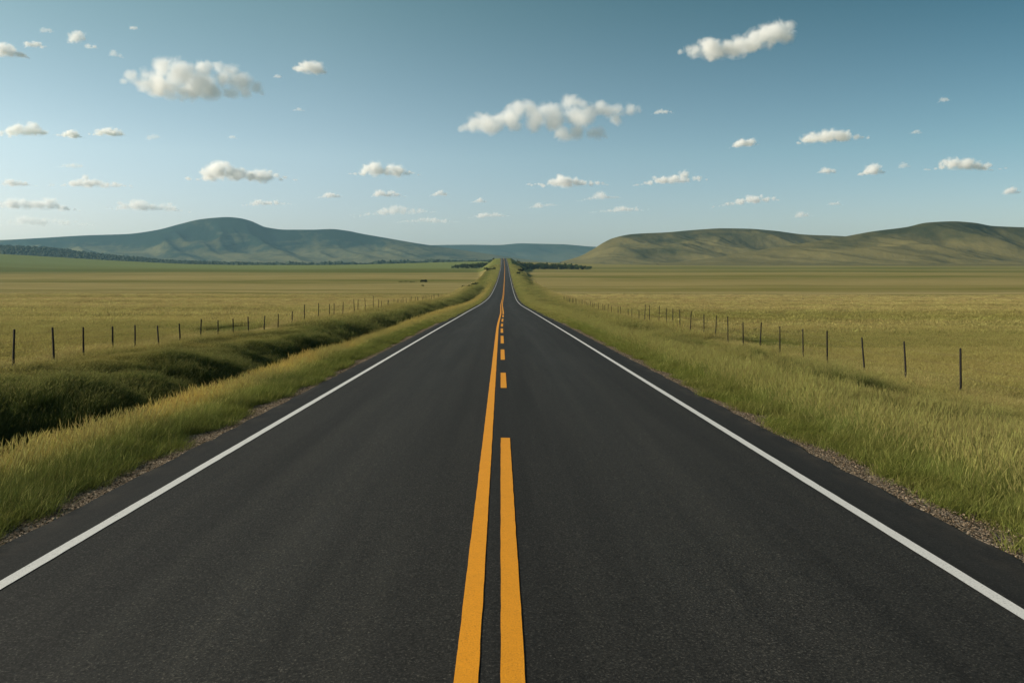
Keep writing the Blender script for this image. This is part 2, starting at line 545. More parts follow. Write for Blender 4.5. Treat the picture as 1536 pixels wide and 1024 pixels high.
# ------------------------------------------------------------------ ground sheet
def grow(a, b, step, rate, maxstep):
    out = [a]; s = step
    while out[-1] < b:
        out.append(out[-1] + s); s = min(s * rate, maxstep)
    out[-1] = b
    return out


xp = [v for v in np.arange(0, 20.01, .28)] + grow(20.3, 8500, .4, 1.075, 220)
xs = np.array(sorted(set([-v for v in xp] + list(xp))))
ys = np.array(list(np.arange(-40, 70, .42)) + grow(70, 9000, .5, 1.018, 160))
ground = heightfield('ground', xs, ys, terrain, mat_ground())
tag(ground, kind='structure')

# ------------------------------------------------------------------ road with its markings as parts
RL, RR = -4.12, 4.05
def road_rows(y0, y1):
    return np.array([y for y in grow(y0, y1, .5, 1.02, 12)])


def strip(name, ys_, x0f, x1f, dz, mat, parent, nx=2, thick=0.0):
    cols = []
    for k in range(nx):
        t = k / (nx - 1)
        X = x0f(ys_) * (1 - t) + x1f(ys_) * t
        crown = -.012 * np.abs(X + .03)
        cols.append(np.stack([X + road_x(ys_), ys_, road_z(ys_) + dz + crown], -1))
    if thick:
        a = cols[0].copy(); a[:, 2] -= thick; a[:, 0] -= thick * .8
        b = cols[-1].copy(); b[:, 2] -= thick; b[:, 0] += thick * .8
        cols = [a] + cols + [b]
    v = np.stack(cols, 1).reshape(-1, 3)
    return link(name, mesh_from(name, v, grid_faces(len(ys_), len(cols)), smooth=not thick), mat, parent)


def jit(seed, a, s):
    return lambda Y: (fbm(np.asarray(Y) / s, np.zeros_like(Y) + seed, 50 + seed, 3) - .5) * a


ry = np.array(list(np.arange(-40, 60, .12)) + grow(60, 1700, .4, 1.02, 10))
j1, j2 = jit(1, .08, .5), jit(2, .08, .5)
road = strip('road', ry, lambda Y: RL + j1(Y), lambda Y: RR + j2(Y), .05, mat_asphalt(), None, nx=9, thick=.06)
tag(road, kind='structure')
WHITE = mat_paint('white_road_paint', (.62, .605, .585), .40)
YELLOW = mat_paint('yellow_road_paint', (.72, .285, .008), .37)
jj = [jit(k, .007, .25) for k in range(3, 12)]
fy = np.array(list(np.arange(-40, 60, .10)) + grow(60, 1650, .3, 1.02, 10))
strip('edge_line', fy, lambda Y: -3.57 - .055 + jj[0](Y), lambda Y: -3.57 + .055 + jj[1](Y), .055, WHITE, road)
strip('edge_line', fy, lambda Y: 3.39 - .055 + jj[2](Y), lambda Y: 3.39 + .055 + jj[3](Y), .055, WHITE, road)
def drift(Y): return .20 * sstep(42, 85, Y) - .14 * sstep(150, 400, Y)
strip('centre_line', fy, lambda Y: -.247 + jj[4](Y) + drift(Y), lambda Y: -.118 + jj[5](Y) + drift(Y), .055, YELLOW, road)
dashes = [(-14, 11.25), (17.1, 20.3), (24.2, 28.5), (31.9, 37.4), (40.2, 45), (47.6, 52), (55.5, 62), (66, 72), (75, 1600)]
for a, b in dashes:
    dy = np.array(list(np.arange(a, min(b, 75.0), .1)) + [min(b, 75.0)]) if a < 75 else np.array(grow(a, b, .3, 1.02, 10))
    strip('dash' if a < 75 else 'centre_line', dy, lambda Y: .0 + jj[6](Y) + drift(Y), lambda Y: .130 + jj[7](Y) + drift(Y), .055, YELLOW, road)

# gravel shoulders (0.4 m of crushed stone each side)
GRAVEL = mat_gravel()
gy = np.array(list(np.arange(-40, 60, .2)) + grow(60, 700, .4, 1.02, 8))
for x0, x1, s in ((-4.62, -4.0, 13), (3.95, 4.52, 14)):
    ja, jb = jit(s, .5, 1.4), jit(s + 5, .1, 1)
    lo = (lambda Y, x0=x0, ja=ja: x0 + ja(Y)) if x0 < 0 else (lambda Y, x0=x0: x0 + 0 * Y)
    hi = (lambda Y, x1=x1: x1 + 0 * Y) if x0 < 0 else (lambda Y, x1=x1, ja=ja: x1 + ja(Y))
    cols = []
    for k in range(5):
        t = k / 4
        X = lo(gy) * (1 - t) + hi(gy) * t
        zt = np.maximum(terrain(X + road_x(gy), gy), road_z(gy) - .14) + .028
        cols.append(np.stack([X + road_x(gy), gy, zt], -1))
    v = np.stack(cols, 1).reshape(-1, 3)
    tag(link('gravel_shoulder', mesh_from('gravel_shoulder', v, grid_faces(len(gy), 5)), GRAVEL), kind='structure')


# ------------------------------------------------------------------ scattered growth (nobody could count it: kind stuff)
def source_collection(name, meshes):
    c = bpy.data.collections.new(name)          # stays outside the scene
    for i, me in enumerate(meshes):
        o = bpy.data.objects.new('%s_%02d' % (name, i), me); c.objects.link(o)
    return c


def scatter(name, pts, rot, scl, variant, coll):
    me = bpy.data.meshes.new(name)
    me.vertices.add(len(pts)); me.vertices.foreach_set('co', np.asarray(pts, np.float32).ravel())
    for nm, ty, arr in (('rot', 'FLOAT_VECTOR', rot), ('scl', 'FLOAT_VECTOR', scl), ('variant', 'INT', variant)):
        a = me.attributes.new(nm, ty, 'POINT')
        a.data.foreach_set('vector' if ty == 'FLOAT_VECTOR' else 'value',
                           np.asarray(arr, np.float32 if ty == 'FLOAT_VECTOR' else np.int32).ravel())
    o = link(name, me)
    ng = bpy.data.node_groups.new(name + '_scatter', 'GeometryNodeTree')
    ng.interface.new_socket('Geometry', in_out='INPUT', socket_type='NodeSocketGeometry')
    ng.interface.new_socket('Geometry', in_out='OUTPUT', socket_type='NodeSocketGeometry')
    gi = ng.nodes.new('NodeGroupInput'); go = ng.nodes.new('NodeGroupOutput')
    ci = ng.nodes.new('GeometryNodeCollectionInfo'); ci.inputs['Collection'].default_value = coll
    ci.inputs['Separate Children'].default_value = True; ci.inputs['Reset Children'].default_value = True
    ip = ng.nodes.new('GeometryNodeInstanceOnPoints'); ip.inputs['Pick Instance'].default_value = True

    def attr(nm, ty):
        a = ng.nodes.new('GeometryNodeInputNamedAttribute'); a.data_type = ty
        a.inputs['Name'].default_value = nm
        return a.outputs['Attribute']
    L = ng.links.new
    L(gi.outputs[0], ip.inputs['Points']); L(ci.outputs[0], ip.inputs['Instance'])
    L(attr('variant', 'INT'), ip.inputs['Instance Index'])
    L(attr('rot', 'FLOAT_VECTOR'), ip.inputs['Rotation'])
    L(attr('scl', 'FLOAT_VECTOR'), ip.inputs['Scale'])
    L(ip.outputs[0], go.inputs[0])
    md = o.modifiers.new('scatter', 'NODES'); md.node_group = ng
    return o


def tuft_mesh(name, nb, radius, h, width, mat, seed, lean=.35, head=0.0, segs=3):
    """A tuft of bent tapering blades; head = share of stalks that carry a seed head."""
    r = np.random.default_rng(seed)
    V = []; Fc = []; B = []
    for i in range(nb):
        a = r.uniform(0, 2 * np.pi); rr = radius * np.sqrt(r.uniform())
        base = np.array([rr * np.cos(a), rr * np.sin(a), -.03])
        hh = h * r.uniform(.55, 1.1)
        la = r.normal(0, 1.0) + .5; ln = abs(r.normal(lean, lean * .5)) * hh
        d = np.array([np.cos(la), np.sin(la), 0])
        wa = r.uniform(0, np.pi); wd = np.array([np.cos(wa), np.sin(wa), 0])
        w = width * r.uniform(.7, 1.3)
        hd = r.uniform() < head
        col = r.uniform()
        if hd: w *= .55; hh *= 1.25; col = .8 + .2 * col
        n0 = len(V)
        for s in range(segs + 1):
            t = s / segs
            c = base + d * ln * t ** 1.8 + np.array([0, 0, hh * (t - .18 * t ** 3)])
            ww = w * (1 - t) ** .6 if not hd else w * (1 - .5 * t)
            if s == segs and not hd:
                V.append(c); V.append(c + wd * width * .08)
            else:
                V.append(c - wd * ww * .5); V.append(c + wd * ww * .5)
            B += [col, col]
        for s in range(segs):
            q = n0 + 2 * s
            Fc.append((q, q + 1, q + 3, q + 2))
        if hd:                                       # seed head: two crossed narrow diamonds
            top = V[-1]; L_ = h * r.uniform(.16, .26); k = width * r.uniform(1.6, 2.6)
            for wdir in (wd, np.array([-wd[1], wd[0], 0])):
                n1 = len(V)
                V += [top - [0, 0, L_ * .2], top + wdir * k * .5 + [0, 0, L_ * .25] + d * L_ * .1, top + [0, 0, L_ * .9] + d * L_ * .45,
                      top - wdir * k * .5 + [0, 0, L_ * .25] + d * L_ * .1]
                B += [1, 1, 1, 1]; Fc.append((n1, n1 + 1, n1 + 2, n1 + 3))
    me = mesh_from(name, np.array(V), np.array(Fc), False)
    at = me.attributes.new('blade', 'FLOAT', 'POINT'); at.data.foreach_set('value', np.array(B, np.float32))
    me.materials.append(mat)
    return me


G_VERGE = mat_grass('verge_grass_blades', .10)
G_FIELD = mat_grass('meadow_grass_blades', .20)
short = [tuft_mesh('short', 80, .17, .26, .0046, G_VERGE, 100 + i, .45) for i in range(5)]
mid = [tuft_mesh('mid', 80, .21, .44, .0046, G_VERGE, 200 + i, .35, .10) for i in range(6)]
tall = [tuft_mesh('tall', 72, .23, .56, .0046, G_VERGE, 300 + i, .30, .35, 4) for i in range(6)]
rank = [tuft_mesh('rank', 96, .32, .60, .0055, G_VERGE, 400 + i, .22, .10) for i in range(6)]
midf = [tuft_mesh('midf', 90, .26, .46, .005, G_FIELD, 250 + i, .32, .10) for i in range(6)]
wide = [tuft_mesh('wide', 150, .62, .36, .010, G_FIELD, 500 + i, .35, .10) for i in range(6)]
broad = [tuft_mesh('broad', 130, 1.4, .36, .035, G_FIELD, 600 + i, .30, .0) for i in range(6)]


def place(n, x0, x1, y0, y1, dens):
    """random points in a rectangle, thinned by a density function of (x, y)"""
    X = RNG.uniform(x0, x1, n); Y = RNG.uniform(y0, y1, n)
    keep = RNG.uniform(size=n) < dens(X, Y)
    return X[keep], Y[keep]


def in_view(X, Y, m=2.5):
    return (np.abs(X) < .70 * Y + m) & (Y > 3)


def make_scatter(name, coll_name, sets, kind_label):
    """sets: (X, Y, meshes, smin, smax, zscale(X,Y))"""
    meshes = []; P = []; R = []; S = []; Vv = []
    for X, Y, ms, s0, s1, zs in sets:
        k = len(X); b = len(meshes); meshes += ms
        Z = terrain(X, Y)
        P.append(np.stack([X, Y, Z], 1))
        R.append(np.stack([RNG.normal(0, .08, k), RNG.normal(0, .08, k), RNG.normal(0, .9, k)], 1))
        s = RNG.uniform(s0, s1, k); hz = zs(X, Y) if callable(zs) else zs
        S.append(np.stack([s, s, s * hz], 1))
        Vv.append(b + RNG.integers(0, len(ms), k))
    o = scatter(name, np.concatenate(P), np.concatenate(R), np.concatenate(S), np.concatenate(Vv), source_collection(coll_name, meshes))
    tag(o, kind='stuff')
    o['label'] = kind_label
    return o


# --- verges
def edge_fray(X, Y):
    return (fbm(X * 1.3, Y * 1.1, 71, 3) - .5)


def hvar(X, Y):
    return .75 + .6 * fbm(X / 1.1, Y / 1.3, 73, 3)


V = []
def near_fade(Y, d0, k):      # density thins out with distance as tufts merge in the picture
    return np.clip(k / np.maximum(Y, 1), 0, 1) ** 1.0 * (Y > d0)

# left verge, 4.6 .. 8 m from the centre
X, Y = place(28000, -8.3, -4.2, 4, 70, lambda X, Y: in_view(X, Y) * np.clip(20 / Y, 0, 1) * (X - road_x(Y) < -4.50 + .8 * edge_fray(X, Y)))
crest = sstep(-5.0, -6.0, X)
pick = RNG.uniform(size=len(X)) < crest
pk2 = RNG.uniform(size=len(X)) < .35 * crest
V.append((X[~pick], Y[~pick], short, .8, 1.35, lambda X, Y: hvar(X, Y) * (.7 + .7 * sstep(-4.5, -5.3, X))))
V.append((X[pick & ~pk2], Y[pick & ~pk2], mid, .75, 1.1, lambda X, Y: hvar(X, Y) * .85))
V.append((X[pick & pk2], Y[pick & pk2], tall, .7, 1.0, lambda X, Y: hvar(X, Y) * .85))
# left ditch and its far bank
X, Y = place(64000, -15.8, -7.7, 6, 90, lambda X, Y: in_view(X, Y) * np.clip(22 / Y, 0, 1) * .9)
V.append((X, Y, rank, .75, 1.1, lambda X, Y: hvar(X, Y) * (.54 - .26 * sstep(-10.5, -13.0, X))))
# right verge
X, Y = place(60000, 4.1, 15.8, 4, 80, lambda X, Y: in_view(X, Y) * np.clip(20 / Y, 0, 1) * .85 * (X - road_x(Y) > 4.40 + .75 * edge_fray(X, Y)))
lowp = RNG.uniform(size=len(X)) > sstep(4.7, 6.2, X)
tl = RNG.uniform(size=len(X)) < .22
V.append((X[lowp], Y[lowp], short, .8, 1.4, lambda X, Y: hvar(X, Y) * (.7 + .8 * sstep(4.6, 5.6, X))))
V.append((X[~lowp & ~tl], Y[~lowp & ~tl], mid, .75, 1.2, lambda X, Y: hvar(X, Y) * (1 - .45 * sstep(10, 14, X)) * (.75 + .5 * fbm(X / 2.5, Y / 4, 75, 2))))
V.append((X[~lowp & tl], Y[~lowp & tl], tall, .7, 1.05, lambda X, Y: hvar(X, Y) * (1 - .5 * sstep(10, 14, X))))
make_scatter('verge_grass', 'verge_tuft', V, 'tall green and golden grass growing along both road verges and the ditch')
V = []
# far verges and embankment
for sgn in (-1, 1):
    X, Y = place(110000, 4.6, 17, 55, 900, lambda X, Y: np.clip((110 / Y) ** 1.3, 0, 1) * .9)
    Xw = sgn * X + road_x(Y)
    V.append((Xw, Y, wide, .9, 1.7, lambda X, Y: .4 + 1.5 * fbm(X / 3, Y / 7, 77, 2) * sstep(4.5, 7, np.abs(X - road_x(Y)))))
# fields
for sgn in (-1, 1):
    X, Y = place(26000, 14.2, 30, 13, 46, lambda X, Y: in_view(X, Y, 3) * np.clip(26 / Y, 0, 1))
    V.append((sgn * X, Y, midf, .9, 1.4, lambda X, Y: .30 + .55 * fbm(X / 5, Y / 3, 79, 3)))
    X, Y = place(60000, 20, 60, 22, 75, lambda X, Y: in_view(X, Y, 4) * np.clip(26 / Y, 0, 1))
    V.append((sgn * X, Y, wide, .7, 1.2, lambda X, Y: .45 + .55 * fbm(X / 5, Y / 3, 79, 3)))
    X, Y = place(60000, 15.5, 190, 60, 260, lambda X, Y: in_view(X, Y, 4) * np.clip((70 / Y) ** 1.6, 0, 1))
    V.append((sgn * X, Y, broad, .7, 1.3, lambda X, Y: .40 + .55 * fbm(X / 14, Y / 6, 81, 3)))
make_scatter('meadow_grass', 'meadow_tuft', V, 'olive and tan meadow grass covering the open fields')

# --- pebbles on the gravel strips
def stone_mesh(i):
    r = np.random.default_rng(900 + i)
    import bmesh
    bm = bmesh.new(); bmesh.ops.create_icosphere(bm, subdivisions=1, radius=1)
    for v in bm.verts:
        v.co *= 1 + r.normal(0, .16)
        v.co.z *= .62
    me = bpy.data.meshes.new('stone'); bm.to_mesh(me); bm.free()
    me.materials.append(STONE)
    return me


STONE = mat_stone()
stones = [stone_mesh(i) for i in range(6)]
PX = []; PY = []
for x0, x1 in ((-4.85, -4.08), (4.02, 4.78)):
    X, Y = place(24000, x0, x1, 5, 45, lambda X, Y: np.clip(14 / Y, 0, 1))
    PX.append(X); PY.append(Y)
X, Y = place(900, -4.1, 4.05, 4, 30, lambda X, Y: .5 * sstep(2.6, 4.0, np.abs(X)) ** 3)
X = np.concatenate(PX); Y = np.concatenate(PY)
k = len(X); s = RNG.lognormal(-5.1, .36, k)
o = scatter('gravel', np.stack([X, Y, terrain(X, Y) + .036], 1), RNG.uniform(0, 6.28, (k, 3)) * [.1, .1, 1], np.stack([s, s, s], 1),
            RNG.integers(0, 6, k), source_collection('stone_source', stones))
tag(o, kind='stuff'); o['label'] = 'loose brown gravel along both asphalt edges'

# ------------------------------------------------------------------ fences: thing > posts
POSTM = mat_plain('weathered_dark_post', (.016, .014, .013), .5, 8.0, .9)
WIREM = mat_plain('rusty_wire', (.10, .085, .07), .3, 20, .6)


def post_mesh(h, w, seed):
    """slightly crooked split stake with a chamfered top"""
    r = np.random.default_rng(seed); nseg = 6; ns = 7
    V = []; Fq = []
    ox = r.normal(0, .012, 2)
    for i in range(nseg + 1):
        t = i / nseg; z = -.35 + (h + .35) * t
        c = np.array([ox[0] * math.sin(t * 4), ox[1] * math.sin(t * 3 + 1)])
        rr = w * .5 * (1.06 - .18 * t)
        for k in range(ns):
            a = 2 * math.pi * k / ns
            q = rr * (1 + .12 * math.sin(3 * a + seed))
            V.append((c[0] + q * math.cos(a), c[1] + q * math.sin(a), z))
    for k in range(ns):                              # chamfer
        a = 2 * math.pi * k / ns; q = w * .27
        V.append((V[nseg * ns + k][0] * .55, V[nseg * ns + k][1] * .55, h + w * .25))
    n1 = len(V); V.append((0, 0, h + w * .3))
    for i in range(nseg + 1):
        for k in range(ns):
            a = i * ns + k; b = i * ns + (k + 1) % ns
            Fq.append((a, b, b + ns, a + ns))
    for k in range(ns):
        a = (nseg + 1) * ns + k; b = (nseg + 1) * ns + (k + 1) % ns
        Fq.append((a, b, n1, n1))
    Fq = [f if len(set(f)) == 4 else f[:3] for f in Fq]
    me = bpy.data.meshes.new('post'); me.from_pydata(V, [], Fq)
    for p in me.polygons: p.use_smooth = len(p.vertices) == 4
    me.materials.append(POSTM)
    return me


POSTS = [post_mesh(1.0, .070, i) for i in range(5)]
L_px = [20, 80, 126, 169, 203, 238, 269, 301, 327, 350, 373, 397, 417, 438, 456, 478, 494, 501, 514, 532, 537, 548, 560]
L_top = [495, 492, 491, 490, 488, 489, 487, 479, 487, 478, 475, 474, 471, 467, 457, 455, 456, 455, 453, 449, 449, 447, 444]
R_px = [1441, 1359, 1298, 1241, 1205, 1170, 1141, 1115, 1092, 1073, 1056, 1036, 1020, 1009, 1000, 988, 975, 967]
R_top = [523, 513, 507, 497, 494, 490, 484, 483, 475, 473, 472, 467, 465, 463, 462, 459, 458, 456]
lean_l = {5: .10, 0: .02, 7: -.02, 10: -.03}
lean_r = {0: .02, 1: .03, 2: .10, 4: .03, 6: .04}


def build_fence(sgn, X0, pxs, tops, leans, label, extra):
    root = link('fence', None)
    root.empty_display_size = .5
    y_first = abs(X0) * F_PX / abs(pxs[0] - VPX)
    root.location = (sgn * X0, y_first, float(terrain(sgn * X0, y_first)))
    tag(root, label, 'fence')
    pts = []
    for i, (px, tp) in enumerate(zip(pxs, tops)):
        Y = X0 * F_PX / abs(px - VPX)
        X = sgn * X0
        zt = CAM_Z - (tp - HORIZON) * Y / F_PX
        zg = float(terrain(X, Y))
        h = min(max(zt - zg, 1.0), 2.1)
        pts.append((X, Y, zg, h, leans.get(i, RNG.normal(0, .02))))
    Y = pts[-1][1]
    while Y < 190:
        Y += RNG.uniform(3.0, 4.6); X = sgn * X0 + RNG.normal(0, .12)
        pts.append((X, Y, float(terrain(X, Y)), RNG.uniform(1.25, 1.6), RNG.normal(0, .035)))
    for Y in extra:
        pts.append((sgn * X0, Y, float(terrain(sgn * X0, Y)), 1.45, .02))
    pts.sort(key=lambda p: p[1])
    for i, (X, Y, zg, h, ln) in enumerate(pts):
        o = link('post', POSTS[i % 5], None, root)
        o.location = Vector((X, Y, zg)) - root.location
        o.scale = (1, 1, h); o.rotation_euler = (RNG.normal(0, .02), -ln, RNG.uniform(0, 6))
    # three thin strands
    for fr in (.48, .72, .93):
        V = []; E = []
        for (X, Y, zg, h, ln), (X2, Y2, zg2, h2, ln2) in zip(pts[:-1], pts[1:]):
            hm, hm2 = min(h, 1.5) * fr, min(h2, 1.5) * fr
            for k in range(4):
                t = k / 4
                V.append((X + (X2 - X) * t, Y + (Y2 - Y) * t, zg + hm + (zg2 + hm2 - zg - hm) * t - .05 * 4 * t * (1 - t)))
        V = np.array(V) - np.array(root.location)
        r = .0022; ring = []
        for a in (0, 2.1, 4.2):
            ring.append(V + np.array([r * math.cos(a), 0, r * math.sin(a)]))
        A = np.stack(ring, 1).reshape(-1, 3); Fq = []
        for i in range(len(V) - 1):
            for k in range(3):
                Fq.append((i * 3 + k, i * 3 + (k + 1) % 3, i * 3 + 3 + (k + 1) % 3, i * 3 + 3 + k))
        link('wire', mesh_from('wire', A, np.array(Fq)), WIREM, root)
    return root


build_fence(-1, 15.0, L_px, L_top, lean_l, 'left fence of thin dark posts along top of the shaded ditch bank', (21.0, 17.6))
build_fence(1, 15.0, R_px, R_top, lean_r, 'right fence of thin dark posts standing in tall green grass', (22.2, 18.8))

# ------------------------------------------------------------------ trees, shrubs and woods
LEAF = mat_plain('dark_tree_leaves', (.066, .086, .030), .35, .6, trans=.2)
BARK = mat_plain('tree_bark', (.06, .045, .032), .3, 3)
BUSH = mat_plain('shrub_leaves', (.040, .052, .018), .35, 1.2, trans=.2)
BUSHY = mat_plain('olive_shrub_leaves', (.10, .105, .035), .35, 1.2, trans=.2)


def leaf_cloud(name, n, size, shape, mat, seed):
    """n small leaf-clump faces spread through a crown; shape(r) returns a point inside it"""
    r = np.random.default_rng(seed); V = []; Fq = []
    for i in range(n):
        c = shape(r)
        a = r.normal(size=3); a /= np.linalg.norm(a); b = np.cross(a, r.normal(size=3)); b /= np.linalg.norm(b)
        s = size * r.uniform(.6, 1.3); k = len(V)
        V += [c + a * s, c + b * s * .7, c - a * s * .9, c - b * s * .7]
        Fq.append((k, k + 1, k + 2, k + 3))
    me = mesh_from(name, np.array(V), np.array(Fq), False); me.materials.append(mat)
    return me


def crown_shape(kind, seed):
    rr = np.random.default_rng(seed)
    lobes = [(rr.normal(0, .16), rr.normal(0, .16), rr.uniform(.20, .80), rr.uniform(.16, .27)) for _ in range(11)]

    def spruce(r):
        t = r.uniform() ** 1.4; a = r.uniform(0, 6.28); q = .22 * (1 - t) * math.sqrt(r.uniform()) + .02
        return np.array([q * math.cos(a), q * math.sin(a), .08 + .9 * t])

    def round_(r):
        l = lobes[r.integers(0, len(lobes))]; d = r.normal(size=3); d *= l[3] * r.uniform() ** .4 / np.linalg.norm(d)
        return np.array([l[0] + d[0], l[1] + d[1], max(.06, l[2] + d[2])])
    return spruce if kind else round_


CROWNS = [leaf_cloud('crown', 560, .055, crown_shape(i % 3 == 0, 40 + i), LEAF, 40 + i) for i in range(6)]


def trunk_mesh():
    V = []; Fq = []
    def tube(a, b, r0, r1):
        a = np.array(a, float); b = np.array(b, float); k = len(V); d = b - a
        u = np.cross(d, [.3, .9, .1]); u /= np.linalg.norm(u); w = np.cross(d, u); w /= np.linalg.norm(w)
        for c, r in ((a, r0), (b, r1)):
            for j in range(6):
                t = j * math.pi / 3; V.append(c + r * (u * math.cos(t) + w * math.sin(t)))
        for j in range(6):
            Fq.append((k + j, k + (j + 1) % 6, k + 6 + (j + 1) % 6, k + 6 + j))
    tube((0, 0, -.06), (.01, 0, .45), .028, .018); tube((.01, 0, .45), (.0, .01, .85), .018, .006)
    for i in range(5):
        a = i * 2.4; z = .3 + .1 * i
        tube((.01, 0, z), (.16 * math.cos(a), .16 * math.sin(a), z + .14), .010, .003)
    me = mesh_from('trunk', np.array(V), np.array(Fq)); me.materials.append(BARK)
    return me


TRUNK = trunk_mesh()


def tree(px, Y, h, wf, seed, label, group):
    X = (px - VPX) * Y / F_PX
    z = float(terrain(X, Y))
    h = max(3.5, min(h, CAM_Z + 1.6 * Y / F_PX - z))
    t = link('tree', None); t.location = (X, Y, z); t.scale = (h * wf, h * wf, h); t.rotation_euler.z = RNG.uniform(0, 6.28)
    tag(t, label, 'tree', group)
    link('trunk', TRUNK, None, t); link('crown', CROWNS[seed % 6], None, t)


px = 776.0; i = 0
while px < 886:
    edge = (886 - px) / 110
    tree(px, 1150 + RNG.uniform(-22, 22), RNG.uniform(6.6, 9.6) * (.55 + .45 * min(1, edge * 3 + .25)) * (1.05 if 0.25 < edge else .9), RNG.uniform(1.2, 1.8), i,
         'small dark green tree in the long tree line right of the distant road', 'trees in the line right of the road')
    px += RNG.uniform(1.9, 3.0); i += 1
px = 678.0
while px < 742:
    edge = (px - 672) / 70
    tree(px, 1210 + RNG.uniform(-20, 20), RNG.uniform(8.0, 10.0) * (.45 + .55 * min(1, edge * 1.6)), RNG.uniform(1.2, 1.8), i,
         'small dark green tree in the short tree line left of the distant road', 'trees in the line left of the road')
    px += RNG.uniform(2.0, 3.0); i += 1


def shrub(px, Y, w, h, label, mat=BUSH, n=420, seed=1, d=None, dz=0.0):
    rr = np.random.default_rng(seed)
    lobes = [(rr.uniform(-.42, .42), rr.uniform(-.3, .3), rr.uniform(.2, .62), rr.uniform(.14, .3)) for _ in range(12)]

    def shp(r):
        l = lobes[r.integers(0, 12)]; v = r.normal(size=3); v *= l[3] * r.uniform() ** .4 / np.linalg.norm(v)
        return np.array([(l[0] + v[0] * .7) * w, (l[1] + v[1]) * (d or w * .6), max(0, (l[2] + v[2]) * h)])
    X = (px - VPX) * Y / F_PX
    me = leaf_cloud('shrub', n, .11 * min(w, h * 1.6), shp, mat, seed)
    o = link('shrub', me); o.location = (X, Y, float(terrain(X, Y)) + dz)
    tag(o, label, 'shrub')
    return o


shrub(612, 455, 11, .75, 'long low dark shrub patch on the green strip of left field', seed=3, n=500)
shrub(634, 460, 5, 1.7, 'small round dark shrub at right end of the field shrub patch', seed=4)
shrub(634, 385, 1.6, .9, 'tiny dark bush alone in tan grass of left field', seed=5, n=160)
shrub(735, 690, 9, 4.2, 'rounded olive shrub beside embankment left of distant road', BUSHY, seed=6, dz=.2)
shrub(781, 640, 4.5, 3.4, 'dark shrub at foot of embankment right of distant road', seed=7)
shrub(777.5, 560, 2.6, 2.6, 'narrow dark bush below right embankment in front of the dark shrub', seed=8)
shrub(786, 860, 8, 3.6, 'low dark shrub below embankment nearest the right tree line', seed=9)
shrub(715, 395, 6, 1.8, 'dark green shrub on left ditch bank where ditch meets embankment', seed=10)
shrub(701, 345, 5, 1.5, 'dark shrub in left ditch hollow below the far posts', seed=11)


# ------------------------------------------------------------------ hills
def px_profile(pts, Yc):
    P = [((p - VPX) * Yc / F_PX, (HORIZON - y) * Yc / F_PX + CAM_Z) for p, y in pts]
    return pchip([a for a, b in P], [b for a, b in P])


def hill(name, pts, Yc, Df, Db, base, gul, gs, seed, mat, nx=260, ny=120, pw=1.6, skew=0.0, top_round=.35, xpad=0):
    prof = px_profile(pts, Yc)
    xa = (pts[0][0] - VPX) * Yc / F_PX - xpad; xb = (pts[-1][0] - VPX) * Yc / F_PX + xpad
    xs_ = np.linspace(xa, xb, nx); ys_ = np.concatenate([np.linspace(Yc - Df, Yc, int(ny * .8)), np.linspace(Yc, Yc + Db, int(ny * .25))[1:]])

    def zf(X, Y):
        wv = (fbm(X / (gs * 2.2), Y / (gs * 2.2), seed, 3) - .5)
        yc = Yc + 0 * X
        Xs = X + skew * (Yc - Y)
        t = np.where(Y < yc, (yc - Y) / (Df * (.82 + .36 * wv)), (Y - yc) / Db)
        t = np.clip(t, 0, 1)
        f = .70 * (1 - sstep(-.10, .58, t)) / (1 - float(sstep(-.10, .58, 0))) + .30 * (1 - t) ** 1.2
        amp = np.maximum(prof(Xs) - base, 0)
        mid_ = np.clip(t * 7, 0, 1) * sstep(.88, .42, t)
        g = ridged((X + .75 * (Y - yc)) / gs, (Y - yc) / (gs * 2.6), seed + 3, 3)
        g2 = fbm(X / (gs * .35), Y / (gs * .6), seed + 9, 4) - .5
        z = base + amp * np.maximum(f * (1 - .55 * gul * (1 - g) * mid_) - .20 * gul * (1 - g) * mid_ * (1 - t) + .06 * g2 * mid_, .0)
        z = z - 6 * sstep(.96, 1.0, t)
        return z
    o = heightfield(name, xs_, ys_, zf, mat)
    tag(o, kind='structure')
    return o


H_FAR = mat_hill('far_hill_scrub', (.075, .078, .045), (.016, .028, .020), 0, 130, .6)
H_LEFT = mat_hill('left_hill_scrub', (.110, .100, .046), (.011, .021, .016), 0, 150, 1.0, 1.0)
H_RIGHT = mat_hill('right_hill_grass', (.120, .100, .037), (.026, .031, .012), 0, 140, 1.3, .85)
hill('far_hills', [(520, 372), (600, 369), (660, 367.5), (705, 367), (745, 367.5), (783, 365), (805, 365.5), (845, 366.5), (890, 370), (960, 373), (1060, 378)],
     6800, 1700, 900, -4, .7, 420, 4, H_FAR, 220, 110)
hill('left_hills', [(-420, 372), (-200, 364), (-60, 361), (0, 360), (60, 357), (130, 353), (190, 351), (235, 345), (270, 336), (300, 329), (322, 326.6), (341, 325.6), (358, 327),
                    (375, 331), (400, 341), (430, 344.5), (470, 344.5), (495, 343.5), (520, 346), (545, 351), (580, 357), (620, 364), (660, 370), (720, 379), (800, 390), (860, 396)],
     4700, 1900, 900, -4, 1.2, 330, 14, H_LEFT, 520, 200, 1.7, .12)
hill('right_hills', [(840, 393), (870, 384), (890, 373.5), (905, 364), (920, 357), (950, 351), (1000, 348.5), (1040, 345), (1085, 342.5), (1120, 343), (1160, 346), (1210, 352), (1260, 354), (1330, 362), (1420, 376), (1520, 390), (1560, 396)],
     2650, 1000, 600, -6, 1.25, 150, 24, H_RIGHT, 420, 260, 1.5, .10, .5)
